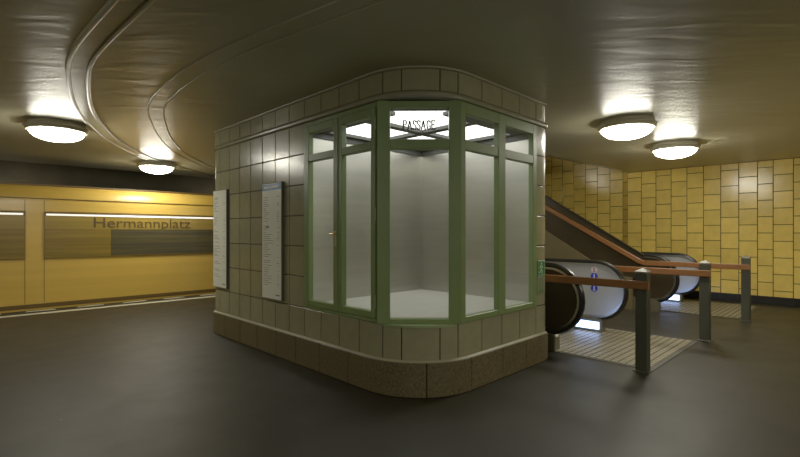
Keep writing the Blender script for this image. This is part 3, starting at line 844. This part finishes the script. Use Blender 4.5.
def roundel(b, x, y, z, r_, m1, m2, inner):
    bm = bmesh.new(); cyl(bm, (x, y, z), (x+inner*0.003, y, z), r_, 20); o_ = obj('pictogram_disc', bm, m1, b)
    bm = bmesh.new(); X_ = x+inner*0.0035
    box(bm, (X_, y-0.008, z-r_*0.55), (X_+inner*0.001, y+0.008, z+r_*0.35)); cyl(bm, (X_, y, z+r_*0.5), (X_+inner*0.001, y, z+r_*0.5), r_*0.18, 10)
    box(bm, (X_, y-r_*0.45, z-r_*0.62), (X_+inner*0.001, y+r_*0.45, z-r_*0.48))
    obj('figure', bm, m2, o_)

# down escalator (nearest the kiosk)
e1 = thing('escalator', 'descending escalator nearest the kiosk with pictogram discs on its far balustrade', 'escalator', (5.8, 3.0, 0), 'escalators')
kw1 = dict(yb=2.655, flat=3.7, end=6.6, zc=0.615, r=0.405)
balustrade(e1, 5.15, 1, False, kw1)
bfar, _ = balustrade(e1, 6.55, -1, False, dict(yb=2.665, flat=3.7, end=6.6, zc=0.585, r=0.405))
skirting(e1, 5.15, 1, False, kw1); skirting(e1, 6.55, -1, False, kw1)
plate(e1, 5.08, 6.88, 1.50, 2.95); steps(e1, 5.22, 6.46, False, 7, 3.42)
combs(e1, 5.222, 1); combs(e1, 6.479, -1)
roundel(bfar, 6.533, 2.69, 0.877, 0.045, M['pict_white'], M['red'], -1)
roundel(bfar, 6.533, 2.69, 0.782, 0.050, M['pict_blue'], M['pict_white'], -1)
roundel(bfar, 6.533, 2.69, 0.613, 0.050, M['pict_blue'], M['pict_white'], -1)

# up escalator
e2 = thing('escalator', 'ascending escalator with dark inclined side running up before the yellow tiles', 'escalator', (9.6, 3.0, 0), 'escalators')
kw2 = dict(yb=2.69, flat=3.35, end=8.4, zc=0.58, r=0.42)
balustrade(e2, 9.04, 1, True, kw2)
balustrade(e2, 10.50, -1, True, dict(yb=2.64, flat=3.35, end=8.4, zc=0.57, r=0.40))
skirting(e2, 9.04, 1, True, kw2); skirting(e2, 10.50, -1, True, kw2)
plate(e2, 9.11, 11.0, 1.38, 2.98); steps(e2, 9.13, 10.40, True, 9, 3.2)
combs(e2, 9.112, 1); combs(e2, 10.429, -1)
# inclined dark parapet beside the escalator, and the olive wall closing it to the floor
def prism(x0, x1, prof):
    A_ = [bm.verts.new((x0, y, z)) for y, z in prof]; B_ = [bm.verts.new((x1, y, z)) for y, z in prof]
    bm.faces.new(A_); bm.faces.new(B_[::-1])
    for i in range(len(prof)): j = (i+1) % len(prof); bm.faces.new([A_[i], A_[j], B_[j], B_[i]])
zt = lambda y: 1.03+0.62*(y-2.87)
bm = bmesh.new(); prism(8.94, 8.985, [(2.84, 0.55), (2.84, zt(2.84)-0.01), (8.4, zt(8.4)), (8.4, zt(8.4)-0.74), (3.30, 0.60)])
par = obj('parapet', bm, M['dark_panel'], e2)
bm = bmesh.new(); prism(8.925, 9.0, [(2.80, zt(2.80)-0.02), (2.80, zt(2.80)+0.02), (8.4, zt(8.4)+0.02), (8.4, zt(8.4)-0.02)])
obj('parapet_cap', bm, M['rubber'], par)
bm = bmesh.new(); zr3 = 0.86
path = [Vector((8.90, 2.745, zr3)), Vector((8.90, 2.80, zr3+0.008)), Vector((8.90, 2.87, zr3+0.035)), Vector((8.90, 6.5, zr3+0.035+0.575*3.63))]
F = [(Vector((1, 0, 0)), Vector((0, 0, 1))), (Vector((1, 0, 0)), Vector((0, -0.25, 0.97))), (Vector((1, 0, 0)), Vector((0, -0.45, 0.89))), (Vector((1, 0, 0)), Vector((0, -0.5, 0.866)))]
sweep(bm, path, [(-.018, -.036), (-.012, -.042), (.012, -.042), (.018, -.036), (.018, .036), (.012, .042), (-.012, .042), (-.018, .036)], F)
wr = obj('wooden_rail', bm, M['wood'], e2)
for q in (3.4, 4.3, 5.2, 6.1):
    bm = bmesh.new(); zz = zr3+0.035+0.575*(q-2.87); cyl(bm, (8.915, q, zz), (8.94, q, zz), 0.012, 10); obj('rail_bracket', bm, M['post_cap'], wr)
bm = bmesh.new(); prism(8.90, 8.965, [(2.98, 0.0), (2.98, 0.58), (3.30, 0.60), (8.4, zt(8.4)-0.74), (8.4, 0.0)])
obj('base_wall', bm, M['olive_panel'], e2)

# ------------------------------------------------------------------ barriers: square post with a wooden rail running back to the escalator
def barrier(label, x, y, yend, zr_, h=1.045, incline=False):
    t = thing('barrier', label, 'barrier', (x, y, 0), 'barrier posts with wooden rails')
    s_ = 0.056
    bm = bmesh.new(); box(bm, (x-s_, y-s_, 0), (x+s_, y+s_, h-0.05), 0.006, 2); pst = obj('post', bm, M['post'], t)
    bm = bmesh.new(); b0 = [bm.verts.new((x+i*(s_+0.003), y+j*(s_+0.003), h-0.05)) for i, j in ((-1, -1), (1, -1), (1, 1), (-1, 1))]
    b1 = [bm.verts.new((x+i*(s_+0.003), y+j*(s_+0.003), h-0.035)) for i, j in ((-1, -1), (1, -1), (1, 1), (-1, 1))]
    tp = bm.verts.new((x, y, h)); bm.faces.new(b0[::-1])
    for i in range(4): j = (i+1) % 4; bm.faces.new([b0[i], b0[j], b1[j], b1[i]]); bm.faces.new([b1[i], b1[j], tp])
    obj('post_cap', bm, M['post_cap'], t)
    bm = bmesh.new(); box(bm, (x-s_-0.02, y-s_-0.02, 0), (x+s_+0.002, y+s_+0.02, 0.012), 0.003); obj('base_plate', bm, M['post'], t)
    bm = bmesh.new()
    xr = x-s_-0.018 if not incline else 8.90
    if incline:
        path = [Vector((xr, y-s_-0.022, zr_)), Vector((xr, yend-0.10, zr_))]
    else: path = [Vector((xr, y-s_-0.022, zr_)), Vector((xr, yend, zr_))]
    F = []
    for i in range(len(path)):
        d = (path[min(i+1, len(path)-1)]-path[max(i-1, 0)]).normalized(); F.append((Vector((1, 0, 0)), Vector((0, -d.z, d.y))))
    hw, hh_ = 0.018, 0.042
    sweep(bm, path, [(-hw, -hh_+.006), (-hw+.006, -hh_), (hw-.006, -hh_), (hw, -hh_+.006), (hw, hh_-.006), (hw-.006, hh_), (-hw+.006, hh_), (-hw, hh_-.006)], F)
    obj('rail', bm, M['wood'], t)
    def bracket(yy, zz, xe):
        bm = bmesh.new(); cyl(bm, (xr+0.015, yy, zz), (xe, yy, zz), 0.010, 10); obj('rail_bracket', bm, M['post_cap'], t)
    if not incline: bracket(yend-0.2, zr_, xr+0.08)
barrier('grey post and wooden rail nearest the camera, beside the descending escalator', 5.015, 1.575, 2.85, 0.875)
barrier('middle grey post whose wooden rail runs back between the two escalators', 7.025, 1.455, 2.95, 0.875)
barrier('farthest grey post whose rail meets the parapet of the ascending escalator', 9.04, 1.32, 2.84, 0.86, incline=True)

# ------------------------------------------------------------------ camera, world, colour
cam = bpy.data.cameras.new('camera'); co = bpy.data.objects.new('camera', cam); COL.objects.link(co)
co.location = (0, 0, 1.4); co.rotation_euler = (PI/2, 0, -math.radians(44.67))
cam.sensor_width = 36; cam.lens = 458.7*36/800; cam.shift_y = 4.3/800; cam.clip_start = 0.05
SC.camera = co
wd = bpy.data.worlds.new('world'); SC.world = wd; wd.use_nodes = True
wd.node_tree.nodes['Background'].inputs[0].default_value = (0.9, 0.85, 0.65, 1)
wd.node_tree.nodes['Background'].inputs[1].default_value = 0.02
SC.view_settings.view_transform = 'Standard'
SC.view_settings.look = 'None'
SC.view_settings.exposure = 0.1
SC.view_settings.gamma = 1.22
SC.cycles.max_bounces = 8
SC.cycles.sample_clamp_indirect = 6
